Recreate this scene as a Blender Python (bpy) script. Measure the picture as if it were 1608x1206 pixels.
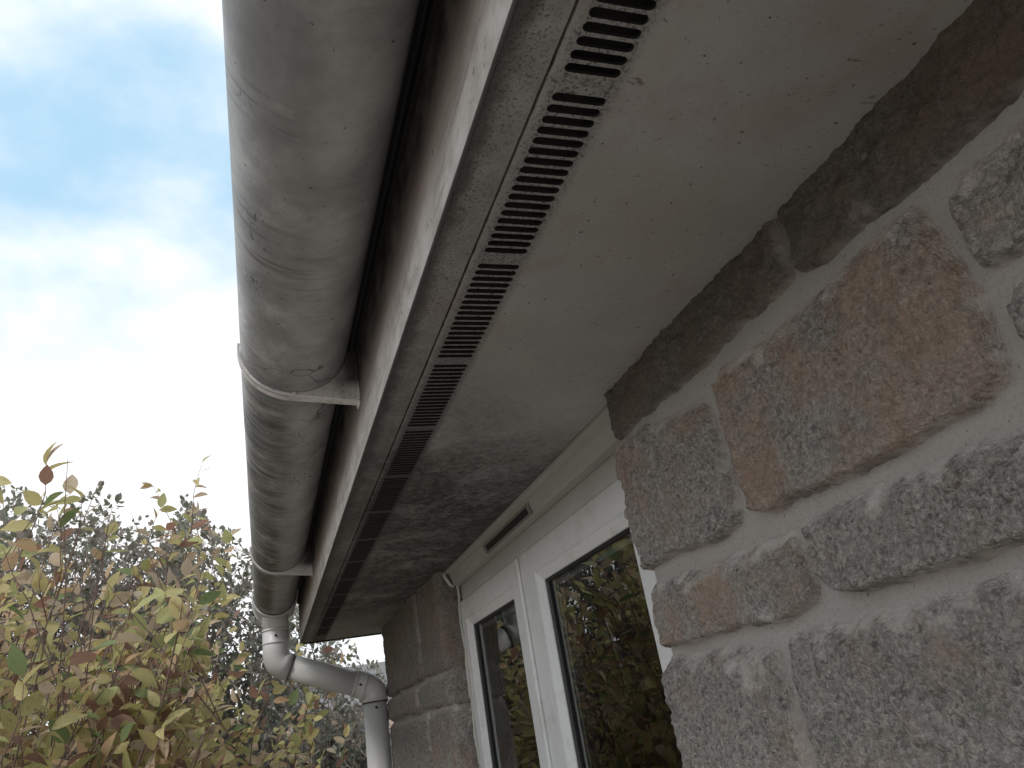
import bpy, bmesh, math, random
import numpy as np
from mathutils import Vector, Matrix
R = math.radians
rnd = random.Random(11)
rg = np.random.default_rng(5)
scene = bpy.context.scene
for o in list(bpy.data.objects): bpy.data.objects.remove(o)
col = scene.collection

# ------------------------------------------------------------ camera
cam_d = bpy.data.cameras.new('camera'); cam = bpy.data.objects.new('camera', cam_d); col.objects.link(cam)
cam_d.sensor_width = 36; cam_d.lens = 1141.1/1608*36; cam_d.clip_start = .02; cam_d.clip_end = 2000
cr = Vector((.942957, -.292109, -.159700)); cu = Vector((.017069, -.436651, .899469)); cf = Vector((.332477, .850886, .406758))
cam.matrix_world = Matrix(((cr.x, cu.x, -cf.x, 0), (cr.y, cu.y, -cf.y, 0), (cr.z, cu.z, -cf.z, 0), (0, 0, 0, 1)))
scene.camera = cam

# ------------------------------------------------------------ sky, sun, exposure
SUN_EL, SUN_AZ = 52, 240          # azimuth clockwise from +Y (240 = from the -x side, a little behind the camera)
world = bpy.data.worlds.new('World'); scene.world = world; world.use_nodes = True
wn = world.node_tree; wn.nodes.clear()
out = wn.nodes.new('ShaderNodeOutputWorld'); bg = wn.nodes.new('ShaderNodeBackground')
sky = wn.nodes.new('ShaderNodeTexSky'); sky.sky_type = 'NISHITA'; sky.sun_disc = False
sky.sun_elevation = R(SUN_EL); sky.sun_rotation = R(SUN_AZ); sky.air_density = 1.0; sky.dust_density = .6; sky.ozone_density = 1.5
tc = wn.nodes.new('ShaderNodeTexCoord')
mp = wn.nodes.new('ShaderNodeMapping'); mp.inputs['Scale'].default_value = (1, 1, 1.5); mp.inputs['Location'].default_value = (.35, .1, .45)
nz = wn.nodes.new('ShaderNodeTexNoise'); nz.inputs['Scale'].default_value = 2.3; nz.inputs['Detail'].default_value = 8
nz.inputs['Roughness'].default_value = .52; nz.inputs['Distortion'].default_value = .1
rp = wn.nodes.new('ShaderNodeValToRGB'); rp.color_ramp.interpolation = 'EASE'
rp.color_ramp.elements[0].position = .42; rp.color_ramp.elements[0].color = (.0, .0, .0, 1)
rp.color_ramp.elements[1].position = .68; rp.color_ramp.elements[1].color = (1, 1, 1, 1)
mx = wn.nodes.new('ShaderNodeMix'); mx.data_type = 'RGBA'
CLOUD = (7.0, 7.05, 7.1, 1)
mx.inputs[7].default_value = CLOUD
L = wn.links.new
mv = wn.nodes.new('ShaderNodeMix'); mv.data_type = 'RGBA'; mv.inputs[0].default_value = .75; mv.inputs[7].default_value = (3.5, 5.4, 6.7, 1)   # thin high veil
L(sky.outputs[0], mv.inputs[6])
L(tc.outputs['Generated'], mp.inputs['Vector']); L(mp.outputs[0], nz.inputs['Vector']); 
sz = wn.nodes.new('ShaderNodeSeparateXYZ'); L(tc.outputs['Generated'], sz.inputs[0])
mh = wn.nodes.new('ShaderNodeMapRange'); L(sz.outputs[2], mh.inputs[0])      # cloud thickens towards the horizon
for i_, q_ in enumerate((.22, .62, .20, 0)): mh.inputs[i_+1].default_value = q_
ad = wn.nodes.new('ShaderNodeMath'); ad.operation = 'ADD'; L(mh.outputs[0], ad.inputs[0]); L(nz.outputs['Fac'], ad.inputs[1]); L(ad.outputs[0], rp.inputs[0])
L(rp.outputs[0], mx.inputs[0]); L(mv.outputs[2], mx.inputs[6]); L(mx.outputs[2], bg.inputs['Color'])
bg.inputs['Strength'].default_value = .12; L(bg.outputs[0], out.inputs['Surface'])
sun_d = bpy.data.lights.new('sun', 'SUN'); sun_d.energy = 1.5; sun_d.angle = R(14); sun_d.color = (1, .95, .88)
sun = bpy.data.objects.new('sun', sun_d); col.objects.link(sun)
sd = Vector((math.sin(R(SUN_AZ))*math.cos(R(SUN_EL)), math.cos(R(SUN_AZ))*math.cos(R(SUN_EL)), math.sin(R(SUN_EL))))
sun.rotation_euler = (-sd).to_track_quat('-Z', 'Y').to_euler()
scene.view_settings.view_transform = 'Standard'; scene.view_settings.look = 'None'
scene.view_settings.exposure = 0.48; scene.view_settings.gamma = 1; scene.view_settings.use_curve_mapping = False
scene.render.engine = 'CYCLES'
scene.cycles.max_bounces = 8; scene.cycles.diffuse_bounces = 5; scene.cycles.transparent_max_bounces = 12

# ------------------------------------------------------------ helpers
def link(o, parent=None):
    col.objects.link(o)
    if parent: o.parent = parent
    return o
def tag(o, label=None, cat=None, group=None, kind=None):
    if label: o['label'] = label
    if cat: o['category'] = cat
    if group: o['group'] = group
    if kind: o['kind'] = kind
    return o
def empty(name, loc=(0, 0, 0)):
    o = bpy.data.objects.new(name, None); o.location = loc; o.empty_display_size = .05
    return link(o)
def child(o, parent):
    o.parent = parent
    o.matrix_parent_inverse = Matrix.Translation(-Vector(parent.location)) if parent.type == 'EMPTY' else Matrix()
    return o
def mesh_obj(name, V, F, m, parent=None, smooth=True, mats=None, midx=None, attrs=None):
    me = bpy.data.meshes.new(name)
    V = np.asarray(V, dtype=np.float64)
    if isinstance(F, np.ndarray):
        k = F.shape[1]; n = len(F)
        me.vertices.add(len(V)); me.vertices.foreach_set('co', V.astype(np.float32).ravel())
        me.loops.add(n*k); me.loops.foreach_set('vertex_index', F.astype(np.int32).ravel())
        me.polygons.add(n); me.polygons.foreach_set('loop_start', np.arange(0, n*k, k, dtype=np.int32))
        try: me.polygons.foreach_set('loop_total', np.full(n, k, dtype=np.int32))
        except Exception: pass
    else:
        me.from_pydata([tuple(v) for v in V], [], F)
    for mm in (mats or [m]): me.materials.append(mm)
    me.update(calc_edges=True)
    if midx is not None: me.polygons.foreach_set('material_index', np.asarray(midx, dtype=np.int32))
    me.polygons.foreach_set('use_smooth', np.full(len(me.polygons), bool(smooth)))
    for nme, arr in (attrs or {}).items():
        a = me.attributes.new(nme, 'FLOAT', 'POINT'); a.data.foreach_set('value', np.asarray(arr, dtype=np.float32))
    me.validate()
    o = bpy.data.objects.new(name, me); link(o)
    if parent: child(o, parent)
    return o
class MB:
    """collects simple shapes and links them as one mesh object"""
    def __init__(s): s.V = []; s.F = []; s.smooth = []
    def add(s, V, F, sm=False):
        b = len(s.V); s.V += [tuple(v) for v in V]; s.F += [tuple(i+b for i in f) for f in F]; s.smooth += [sm]*len(F)
    def box(s, x0, x1, y0, y1, z0, z1):
        V = [(x, y, z) for x in (x0, x1) for y in (y0, y1) for z in (z0, z1)]
        s.add(V, [(0, 1, 3, 2), (4, 6, 7, 5), (0, 4, 5, 1), (2, 3, 7, 6), (0, 2, 6, 4), (1, 5, 7, 3)])
    def tube(s, pts, rad, n=10, caps=True, sm=True):
        pts = [Vector(p) for p in pts]
        if not hasattr(rad, '__len__'): rad = [rad]*len(pts)
        V = []; F = []
        t0 = (pts[1]-pts[0]).normalized()
        u = t0.orthogonal().normalized()
        for i, p in enumerate(pts):
            t = ((pts[min(i+1, len(pts)-1)]-pts[max(i-1, 0)])).normalized()
            u = (u - t*u.dot(t)).normalized(); w = t.cross(u)
            for k in range(n):
                a = 2*math.pi*k/n; V.append(p+(u*math.cos(a)+w*math.sin(a))*rad[i])
        for i in range(len(pts)-1):
            for k in range(n):
                a = i*n+k; b = i*n+(k+1) % n; F.append((a, b, b+n, a+n))
        s.add(V, F, sm)
        if caps:
            b = len(s.V)-len(V)
            s.F += [tuple(b+k for k in range(n))[::-1], tuple(b+(len(pts)-1)*n+k for k in range(n))]; s.smooth += [False]*2
    def prism_y(s, poly, y0, y1, sm=False):
        """closed polygon in (x, z) extruded along y"""
        n = len(poly); V = [(x, y0, z) for x, z in poly]+[(x, y1, z) for x, z in poly]
        F = [(i, (i+1) % n, (i+1) % n+n, i+n) for i in range(n)]
        s.add(V, F, sm); s.add(V[:n], [tuple(range(n))[::-1]]); s.add(V[n:], [tuple(range(n))])
    def build(s, name, m, parent=None, bevel=0, seg=2, mods=True):
        me = bpy.data.meshes.new(name); me.from_pydata(s.V, [], s.F); me.materials.append(m)
        me.polygons.foreach_set('use_smooth', s.smooth)
        bm = bmesh.new(); bm.from_mesh(me); bmesh.ops.remove_doubles(bm, verts=bm.verts, dist=1e-6)
        bmesh.ops.recalc_face_normals(bm, faces=bm.faces)
        if bevel:
            es = [e for e in bm.edges if len(e.link_faces) == 2 and e.calc_face_angle(0) > .5]
            bmesh.ops.bevel(bm, geom=es, offset=bevel, segments=seg, affect='EDGES', profile=.5, clamp_overlap=True)
        bm.to_mesh(me); bm.free()
        o = bpy.data.objects.new(name, me); link(o)
        if parent: child(o, parent)
        return o

# ---- numpy value noise
_perm = rg.permutation(4096)
_val = rg.random(4096)
def vnoise(x, y, z):
    xi = np.floor(x).astype(np.int64); yi = np.floor(y).astype(np.int64); zi = np.floor(z).astype(np.int64)
    fx = x-xi; fy = y-yi; fz = z-zi
    fx = fx*fx*fx*(fx*(fx*6-15)+10); fy = fy*fy*fy*(fy*(fy*6-15)+10); fz = fz*fz*fz*(fz*(fz*6-15)+10)
    def h(a, b, c): return _val[(_perm[(_perm[(_perm[a & 4095]+b) & 4095]+c) & 4095])]
    def l(a, b, t): return a+(b-a)*t
    return l(l(l(h(xi, yi, zi), h(xi+1, yi, zi), fx), l(h(xi, yi+1, zi), h(xi+1, yi+1, zi), fx), fy),
             l(l(h(xi, yi, zi+1), h(xi+1, yi, zi+1), fx), l(h(xi, yi+1, zi+1), h(xi+1, yi+1, zi+1), fx), fy), fz)*2-1
def fbm(x, y, z, f, oct=4, g=.5):
    s = 0; a = 1; n = 0
    for i in range(oct):
        s = s+a*vnoise(x*f+i*17.3, y*f+i*5.1, z*f+i*9.7); n += a; a *= g; f *= 2.03
    return s/n

# ------------------------------------------------------------ materials
class NT:
    def __init__(s, name):
        s.m = bpy.data.materials.new(name); s.m.use_nodes = True; s.t = s.m.node_tree
        s.b = s.t.nodes['Principled BSDF']; s.geo = s.n('ShaderNodeNewGeometry'); s.P = s.geo.outputs['Position']
    def n(s, ty, **kw):
        x = s.t.nodes.new(ty)
        for k, v in kw.items(): setattr(x, k, v)
        return x
    def l(s, a, b): s.t.links.new(a, b)
    def sc(s, v, scale, loc=(0, 0, 0)):
        m = s.n('ShaderNodeMapping'); m.inputs['Scale'].default_value = scale; m.inputs['Location'].default_value = loc; s.l(v, m.inputs[0]); return m.outputs[0]
    def noise(s, scale, detail=4, rough=.55, vec=None, dist=0):
        x = s.n('ShaderNodeTexNoise'); x.inputs['Scale'].default_value = scale; x.inputs['Detail'].default_value = detail
        x.inputs['Roughness'].default_value = rough; x.inputs['Distortion'].default_value = dist; s.l(vec or s.P, x.inputs['Vector']); return x.outputs['Fac']
    def ramp(s, v, stops):
        x = s.n('ShaderNodeValToRGB'); e = x.color_ramp.elements
        while len(e) < len(stops): e.new(.5)
        for i, (p, c) in enumerate(stops):
            e[i].position = p; e[i].color = (c, c, c, 1) if not hasattr(c, '__len__') else (*c, 1)
        s.l(v, x.inputs[0]); return x.outputs[0]
    def math(s, op, a, b=None, clamp=False):
        x = s.n('ShaderNodeMath', operation=op, use_clamp=clamp)
        for i, v in enumerate((a, b)):
            if v is None: continue
            if hasattr(v, 'links'): s.l(v, x.inputs[i])
            else: x.inputs[i].default_value = v
        return x.outputs[0]
    def maprange(s, v, a, b, c=0, d=1, smooth=True):
        x = s.n('ShaderNodeMapRange'); x.interpolation_type = 'SMOOTHSTEP' if smooth else 'LINEAR'
        s.l(v, x.inputs[0])
        for i, q in enumerate((a, b, c, d)): x.inputs[i+1].default_value = q
        return x.outputs[0]
    def mix(s, f, a, b, mode='MIX'):
        x = s.n('ShaderNodeMix', data_type='RGBA', blend_type=mode)
        for i, v in ((0, f), (6, a), (7, b)):
            if hasattr(v, 'links'): s.l(v, x.inputs[i])
            else: x.inputs[i].default_value = v if i == 0 else (*v, 1)
        return x.outputs[2]
    def xyz(s, v=None):
        x = s.n('ShaderNodeSeparateXYZ'); s.l(v or s.P, x.inputs[0]); return x.outputs
    def attr(s, name, ty='GEOMETRY'):
        x = s.n('ShaderNodeAttribute', attribute_type=ty, attribute_name=name); return x.outputs['Fac']
    def bump(s, h, strength=.5, dist=.002, prev=None):
        x = s.n('ShaderNodeBump'); x.inputs['Strength'].default_value = strength; x.inputs['Distance'].default_value = dist
        s.l(h, x.inputs['Height'])
        if prev: s.l(prev, x.inputs['Normal'])
        return x.outputs[0]
    def done(s, color, rough=.6, normal=None, spec=.5, metal=0):
        for k, v in (('Base Color', color), ('Roughness', rough), ('Metallic', metal)):
            if hasattr(v, 'links'): s.l(v, s.b.inputs[k])
            elif k == 'Base Color': s.b.inputs[k].default_value = (*v, 1)
            else: s.b.inputs[k].default_value = v
        s.b.inputs['Specular IOR Level'].default_value = spec
        if normal: s.l(normal, s.b.inputs['Normal'])
        return s.m

def mat_gutter():
    t = NT('weathered_gutter_plastic'); x, y, z = t.xyz()
    base = t.mix(t.noise(5, 5), (.35, .337, .33), (.48, .465, .457))
    # long soft dirt band under the belly of the gutter
    wob = t.math('MULTIPLY', t.math('SUBTRACT', t.noise(7, 5, .6), .5), .05)
    bx = t.math('ABSOLUTE', t.math('SUBTRACT', t.math('ADD', x, wob), .012))
    band = t.maprange(bx, .008, .040, 1, 0)
    far = t.maprange(y, .45, 1.0, .75, .9)
    # wavy cross streaks in the dirt, stronger past the first bracket
    st = t.ramp(t.noise(1, 4, .6, t.sc(t.P, (16, 75, 16)), .5), [(.38, 0), (.62, 1)])
    blot = t.ramp(t.noise(15, 9, .66, t.sc(t.P, (1, .8, 1))), [(.38, 0), (.47, .6), (.62, 1)])
    runs = t.math('MULTIPLY', t.ramp(t.noise(1, 6, .6, t.sc(t.P, (10, 120, 10), (1, 2, 3)), .1), [(.52, 0), (.62, .8)]), t.maprange(x, -.01, .085, 1, .15))
    d1 = t.math('MULTIPLY', band, t.math('MULTIPLY', far, t.math('ADD', t.math('MULTIPLY', t.math('MULTIPLY', st, t.maprange(y, .70, .80)), .6), t.math('MULTIPLY', blot, .75))), True)
    c = t.mix(d1, base, (.062, .060, .058))
    grime = t.ramp(t.noise(11, 9, .72, t.sc(t.P, (1, 1, 1), (3, 1, 2)), .15), [(.38, 0), (.66, .8)])
    c = t.mix(grime, c, (.17, .163, .158))
    c = t.mix(t.math('MULTIPLY', runs, t.ramp(t.noise(9, 4), [(.42, 0), (.58, 1)])), c, (.10, .095, .088))
    # algae colonies: clusters of fine dark flecks
    clus = t.ramp(t.noise(9, 3, .5, t.sc(t.P, (1, 1, 1), (7, 2, 4))), [(.56, 0), (.68, 1)])
    fl = t.ramp(t.noise(330, 3, .6, t.sc(t.P, (1, .55, 1))), [(.54, 0), (.60, 1)])
    for cx_, cy_, cz_, r_ in ((.000, .470, .370, .016), (-.002, .560, .372, .020), (-.001, .50, .37, .012), (-.004, .36, .375, .012)):
        vd = t.n('ShaderNodeVectorMath', operation='DISTANCE'); vd.inputs[1].default_value = (cx_, cy_, cz_); t.l(t.P, vd.inputs[0])
        clus = t.math('ADD', clus, t.maprange(t.math('ADD', vd.outputs['Value'], t.math('MULTIPLY', t.noise(90, 3), .01)), .004, r_*1.5, 1, 0), True)
    c = t.mix(t.math('MULTIPLY', clus, fl), c, (.03, .034, .028))
    sp = t.ramp(t.noise(170, 2, .5, t.sc(t.P, (1, 1, 1), (1, 9, 3))), [(.71, 0), (.74, 1)])
    c = t.mix(t.math('MULTIPLY', sp, .85), c, (.03, .028, .025))
    # hairline scratches
    v = t.n('ShaderNodeTexVoronoi', feature='DISTANCE_TO_EDGE'); v.inputs['Scale'].default_value = 9
    dn = t.n('ShaderNodeTexNoise'); dn.inputs['Scale'].default_value = 14; t.l(t.P, dn.inputs[0])
    t.l(t.mix(.12, t.P, dn.outputs['Color']), v.inputs['Vector'])
    cr_ = t.math('MULTIPLY', t.maprange(v.outputs['Distance'], .004, .012, 1, 0), t.ramp(t.noise(6, 2), [(.55, 0), (.6, 1)]))
    c = t.mix(t.math('MULTIPLY', cr_, .8), c, (.05, .045, .04))
    nb = t.bump(t.math('ADD', t.math('MULTIPLY', st, t.maprange(y, .70, .80)), t.noise(60, 5)), .08, .0012)
    return t.done(c, t.maprange(d1, 0, 1, .42, .7), nb, .4)
def mat_bracket():
    t = NT('bracket_plastic')
    c = t.mix(t.ramp(t.noise(40, 7, .7), [(.5, 0), (.8, .8)]), (.66, .62, .60), (.22, .19, .17))
    c = t.mix(t.ramp(t.noise(300, 2), [(.66, 0), (.7, .8)]), c, (.05, .04, .035))
    x, y, z = t.xyz()
    w = t.math('MULTIPLY', t.maprange(t.math('ADD', x, t.math('MULTIPLY', t.noise(40, 5), .03)), .080, .118), t.maprange(z, .350, .368))
    c = t.mix(t.math('MULTIPLY', w, .93), c, (.04, .034, .030))
    return t.done(c, .5, t.bump(t.noise(80, 4), .1, .001))
def mat_fascia():
    t = NT('weathered_shaded_fascia_paint'); x, y, z = t.xyz()
    s = t.noise(1, 6, .65, t.sc(t.P, (120, 9, 60)), .3)
    c = t.mix(t.noise(20, 5), (.54, .495, .465), (.68, .645, .615))
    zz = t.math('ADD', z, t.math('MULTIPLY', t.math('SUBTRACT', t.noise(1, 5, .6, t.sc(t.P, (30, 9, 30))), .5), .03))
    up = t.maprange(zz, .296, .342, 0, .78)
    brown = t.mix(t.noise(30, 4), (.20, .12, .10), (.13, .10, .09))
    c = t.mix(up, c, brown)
    c = t.mix(t.maprange(zz, .320, .380, 0, .96), c, (.022, .019, .018))  # black upper face: shade behind the gutter painted in over the dirt
    c = t.mix(t.ramp(s, [(.50, 0), (.74, .8)]), c, (.15, .115, .10))
    c = t.mix(t.math('MULTIPLY', t.ramp(t.noise(30, 7, .7), [(.42, 0), (.62, 1)]), .45), c, (.24, .195, .175))
    c = t.mix(t.math('MULTIPLY', t.maprange(z, .2833, .2840, .93, 0), t.ramp(t.noise(40, 6, .7), [(.25, .88), (.5, 1)])), c, (.05, .043, .038))
    c = t.mix(t.ramp(t.noise(150, 3), [(.67, 0), (.72, .8)]), c, (.07, .055, .05))
    return t.done(c, .6, t.bump(t.math('ADD', s, t.noise(90, 5)), .3, .0012))
def mat_soffit():
    t = NT('weathered_soffit_board'); x, y, z = t.xyz()
    c = t.mix(t.ramp(t.noise(5, 7, .65), [(.3, 0), (.7, 1)]), (.30, .284, .270), (.42, .40, .384))
    c = t.mix(t.ramp(t.noise(700, 4, .7), [(.45, 0), (.7, .35)]), c, (.22, .205, .195))
    # faint ochre and green blooms
    c = t.mix(t.ramp(t.noise(7, 5, .6, t.sc(t.P, (1, 1, 1), (2, 5, 1))), [(.5, 0), (.72, .45)]), c, (.31, .285, .20))
    c = t.mix(t.ramp(t.noise(9, 5, .6, t.sc(t.P, (1, 1, 1), (9, 1, 4))), [(.56, 0), (.74, .5)]), c, (.28, .20, .165))
    # cleaner wiped streaks running out from the window
    # black mould past the window
    mreg = t.math('MULTIPLY', t.maprange(t.math('ADD', y, t.math('MULTIPLY', x, -.7)), .36, .80), t.maprange(y, 1.75, 2.1, 1, .35))
    mn = t.noise(8, 8, .7, dist=.5)
    mm = t.math('MULTIPLY', mreg, t.ramp(mn, [(.24, 0), (.56, 1)]), True)
    strk = t.ramp(t.noise(1, 3, .5, t.sc(t.P, (5, 6, 5), (.2, 4.1, 0))), [(.66, 0), (.74, .35)])
    mm = t.math('MULTIPLY', mm, t.math('SUBTRACT', 1, strk))
    c = t.mix(t.math('MULTIPLY', mm, .93), c, (.075, .066, .058))
    fl = t.ramp(t.noise(85, 6, .75, dist=.6), [(.45, 0), (.56, 1)])
    c = t.mix(t.math('MULTIPLY', t.math('MULTIPLY', mm, fl), .9), c, (.02, .018, .016))
    c = t.mix(t.maprange(y, 1.8, 2.2, 0, .35), c, (.20, .185, .12))
    # grime round the vent slots and along the fascia, ragged edge
    vx = t.math('ABSOLUTE', t.math('SUBTRACT', x, .163))
    vent = t.maprange(vx, .014, .024, .9, 0)
    vn = t.ramp(t.noise(560, 5, .7), [(.49, 0), (.60, .95)])
    c = t.mix(t.math('MULTIPLY', vent, vn), c, (.045, .038, .035))
    c = t.mix(t.math('MULTIPLY', vent, t.maprange(y, .35, .95, .3, 1)), c, (.04, .035, .032))
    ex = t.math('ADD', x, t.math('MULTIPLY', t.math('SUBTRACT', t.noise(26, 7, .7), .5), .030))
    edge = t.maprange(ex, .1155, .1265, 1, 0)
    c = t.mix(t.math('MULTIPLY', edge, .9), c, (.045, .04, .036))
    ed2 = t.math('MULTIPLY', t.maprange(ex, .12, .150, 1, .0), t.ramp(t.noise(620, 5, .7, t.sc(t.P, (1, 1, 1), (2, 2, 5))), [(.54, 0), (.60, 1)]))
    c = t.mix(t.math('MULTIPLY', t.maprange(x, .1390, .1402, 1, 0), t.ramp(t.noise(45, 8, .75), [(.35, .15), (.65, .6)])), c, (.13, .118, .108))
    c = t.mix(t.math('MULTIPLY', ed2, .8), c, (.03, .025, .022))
    grove = t.maprange(t.math('ABSOLUTE', t.math('SUBTRACT', t.math('ADD', x, t.math('MULTIPLY', t.math('SUBTRACT', t.noise(120, 4), .5), .003)), .1405)), .0002, .0012, .8, 0)
    c = t.mix(t.math('MULTIPLY', grove, t.ramp(t.noise(30, 3), [(.4, .3), (.6, 1)])), c, (.02, .018, .016))
    # scattered specks everywhere
    c = t.mix(t.ramp(t.noise(260, 2, .5, t.sc(t.P, (1, 1, 1), (3, 3, 3))), [(.69, 0), (.72, .8)]), c, (.05, .04, .035))
    sc_ = t.math('MULTIPLY', t.ramp(t.noise(11, 3), [(.55, 0), (.65, 1)]), t.ramp(t.noise(1, 5, .7, t.sc(t.P, (60, 160, 60)), .6), [(.62, 0), (.66, .8)]))
    c = t.mix(sc_, c, (.10, .07, .055))
    return t.done(c, .62, t.bump(t.noise(140, 5), .12, .0008), .35)
def mat_stone():
    t = NT('rough_granite_stone')
    tint = t.attr('tint', 'OBJECT'); grime = t.attr('grime', 'OBJECT'); smear = t.attr('smear')
    g = t.noise(270, 8, .88)
    c = t.ramp(g, [(.30, (.05, .046, .043)), (.42, (.22, .20, .185)), (.54, (.44, .402, .372)), (.66, (.78, .72, .66))])
    vo = t.n('ShaderNodeTexVoronoi'); vo.inputs['Scale'].default_value = 380
    wn_ = t.n('ShaderNodeTexNoise'); wn_.inputs['Scale'].default_value = 300; wn_.inputs['Detail'].default_value = 3; t.l(t.P, wn_.inputs[0])
    t.l(t.mix(.006, t.P, wn_.outputs['Color']), vo.inputs['Vector'])
    vs = t.xyz(vo.outputs['Color'])
    c = t.mix(t.ramp(vs[0], [(.82, 0), (.92, .5)]), c, (.58, .52, .42))
    c = t.mix(t.ramp(vs[1], [(.80, 0), (.92, .5)]), c, (.05, .052, .05))
    pale = t.ramp(t.noise(26, 6, .65, t.sc(t.P, (1, 1, 1), (5, 1, 2))), [(.46, 0), (.70, .42)])
    c = t.mix(pale, c, t.mix(g, (.38, .345, .32), (.60, .55, .51)))
    on = t.math('ADD', t.noise(19, 6, .66, t.sc(t.P, (1, 1, 1), (8, 3, 1))), t.math('ADD', t.math('MULTIPLY', tint, .20), .025))
    of = t.ramp(on, [(.56, 0), (.80, .62)])
    c = t.mix(of, c, t.mix(g, (.27, .16, .11), (.66, .43, .31)))
    gn = t.ramp(t.noise(30, 5, .6, t.sc(t.P, (1, 1, 1), (2, 8, 6))), [(.58, 0), (.7, .3)])
    c = t.mix(gn, c, (.17, .18, .11))
    c = t.mix(t.math('MULTIPLY', grime, t.ramp(t.noise(14, 6, .7), [(.3, .88), (.7, 1)])), c, t.mix(g, (.008, .0075, .005), (.085, .064, .046)))
    mc = t.mix(t.noise(90, 5), (.38, .340, .315), (.50, .448, .415))
    c = t.mix(t.math('MULTIPLY', smear, t.math('SUBTRACT', 1, t.math('MULTIPLY', grime, .7))), c, mc)
    c = t.mix(t.math('MULTIPLY', t.attr('crevice_shade'), .85), c, (.045, .036, .030))
    h = t.math('ADD', t.noise(230, 6, .7), t.math('MULTIPLY', vo.outputs['Distance'], -.5))
    rgh = t.math('MULTIPLY', t.math('SUBTRACT', 1, t.math('MULTIPLY', smear, .7)), t.math('SUBTRACT', 1, t.math('MULTIPLY', grime, .5)))
    b = t.n('ShaderNodeBump'); b.inputs['Distance'].default_value = .0065; t.l(rgh, b.inputs['Strength']); t.l(h, b.inputs['Height'])
    return t.done(c, .88, b.outputs[0], .3)
def mat_mortar():
    t = NT('grey_mortar')
    c = t.mix(t.noise(12, 6, .6), (.275, .25, .232), (.365, .332, .31))
    c = t.mix(t.ramp(t.noise(420, 3, .6), [(.5, 0), (.75, .6)]), c, (.20, .18, .165))
    c = t.mix(t.ramp(t.noise(300, 2), [(.70, 0), (.73, .7)]), c, (.06, .05, .045))
    x, y, z = t.xyz()
    zz = t.math('ADD', z, t.math('MULTIPLY', t.noise(18, 5), .02))
    c = t.mix(t.maprange(zz, .225, .27, 0, .7), c, (.12, .11, .085))
    return t.done(c, .9, t.bump(t.math('ADD', t.noise(330, 6, .75), t.noise(60, 5, .7)), .45, .0012), .25)
def mat_upvc(name='white_window_plastic', green=True):
    t = NT(name); x, y, z = t.xyz()
    c = t.mix(t.noise(14, 5), (.60, .59, .59), (.68, .672, .675))
    if green:
        zz = t.math('ADD', z, t.math('MULTIPLY', t.noise(9, 4), .03))
        c = t.mix(t.maprange(zz, .20, .275, 0, .85), c, t.mix(t.noise(40, 5), (.21, .20, .165), (.31, .295, .255)))
        c = t.mix(t.ramp(t.noise(33, 6, .7), [(.52, 0), (.75, .45)]), c, (.34, .31, .25))
    c = t.mix(t.ramp(t.noise(260, 2), [(.72, 0), (.75, .6)]), c, (.15, .13, .11))
    return t.done(c, .38, t.bump(t.noise(25, 3), .03, .001))
def mat_simple(name, c1, c2, scale=20, rough=.6, bump=.2, bd=.002, spec=.5):
    t = NT(name); return t.done(t.mix(t.noise(scale, 6, .6), c1, c2), rough, t.bump(t.noise(scale*4, 5), bump, bd) if bump else None, spec)
def mat_glass():
    m = bpy.data.materials.new('window_glass'); m.use_nodes = True; t = m.node_tree; t.nodes.clear()
    o = t.nodes.new('ShaderNodeOutputMaterial'); mxs = t.nodes.new('ShaderNodeMixShader')
    tr = t.nodes.new('ShaderNodeBsdfTransparent'); tr.inputs[0].default_value = (.80, .84, .82, 1)
    gl = t.nodes.new('ShaderNodeBsdfGlossy'); gl.inputs['Roughness'].default_value = .004; gl.inputs['Color'].default_value = (.95, .97, .96, 1)
    fr = t.nodes.new('ShaderNodeFresnel'); fr.inputs['IOR'].default_value = 2.15
    t.links.new(fr.outputs[0], mxs.inputs[0]); t.links.new(tr.outputs[0], mxs.inputs[1]); t.links.new(gl.outputs[0], mxs.inputs[2])
    t.links.new(mxs.outputs[0], o.inputs[0]); return m
def mat_leaf(name, a, b, trans=.42):
    t = NT(name); oi = t.n('ShaderNodeObjectInfo')
    c = t.mix(t.noise(22, 3, .5), a, b)
    c = t.mix(t.ramp(t.noise(160, 3, .6), [(.60, 0), (.72, .6)]), c, (.09, .06, .03))
    di = t.n('ShaderNodeBsdfTranslucent'); t.l(c, di.inputs[0])
    t.done(c, .55, None, .3)
    ms = t.n('ShaderNodeMixShader'); ms.inputs[0].default_value = trans
    outn = [n for n in t.t.nodes if n.type == 'OUTPUT_MATERIAL'][0]
    t.l(t.b.outputs[0], ms.inputs[1]); t.l(di.outputs[0], ms.inputs[2]); t.l(ms.outputs[0], outn.inputs[0])
    return t.m
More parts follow.
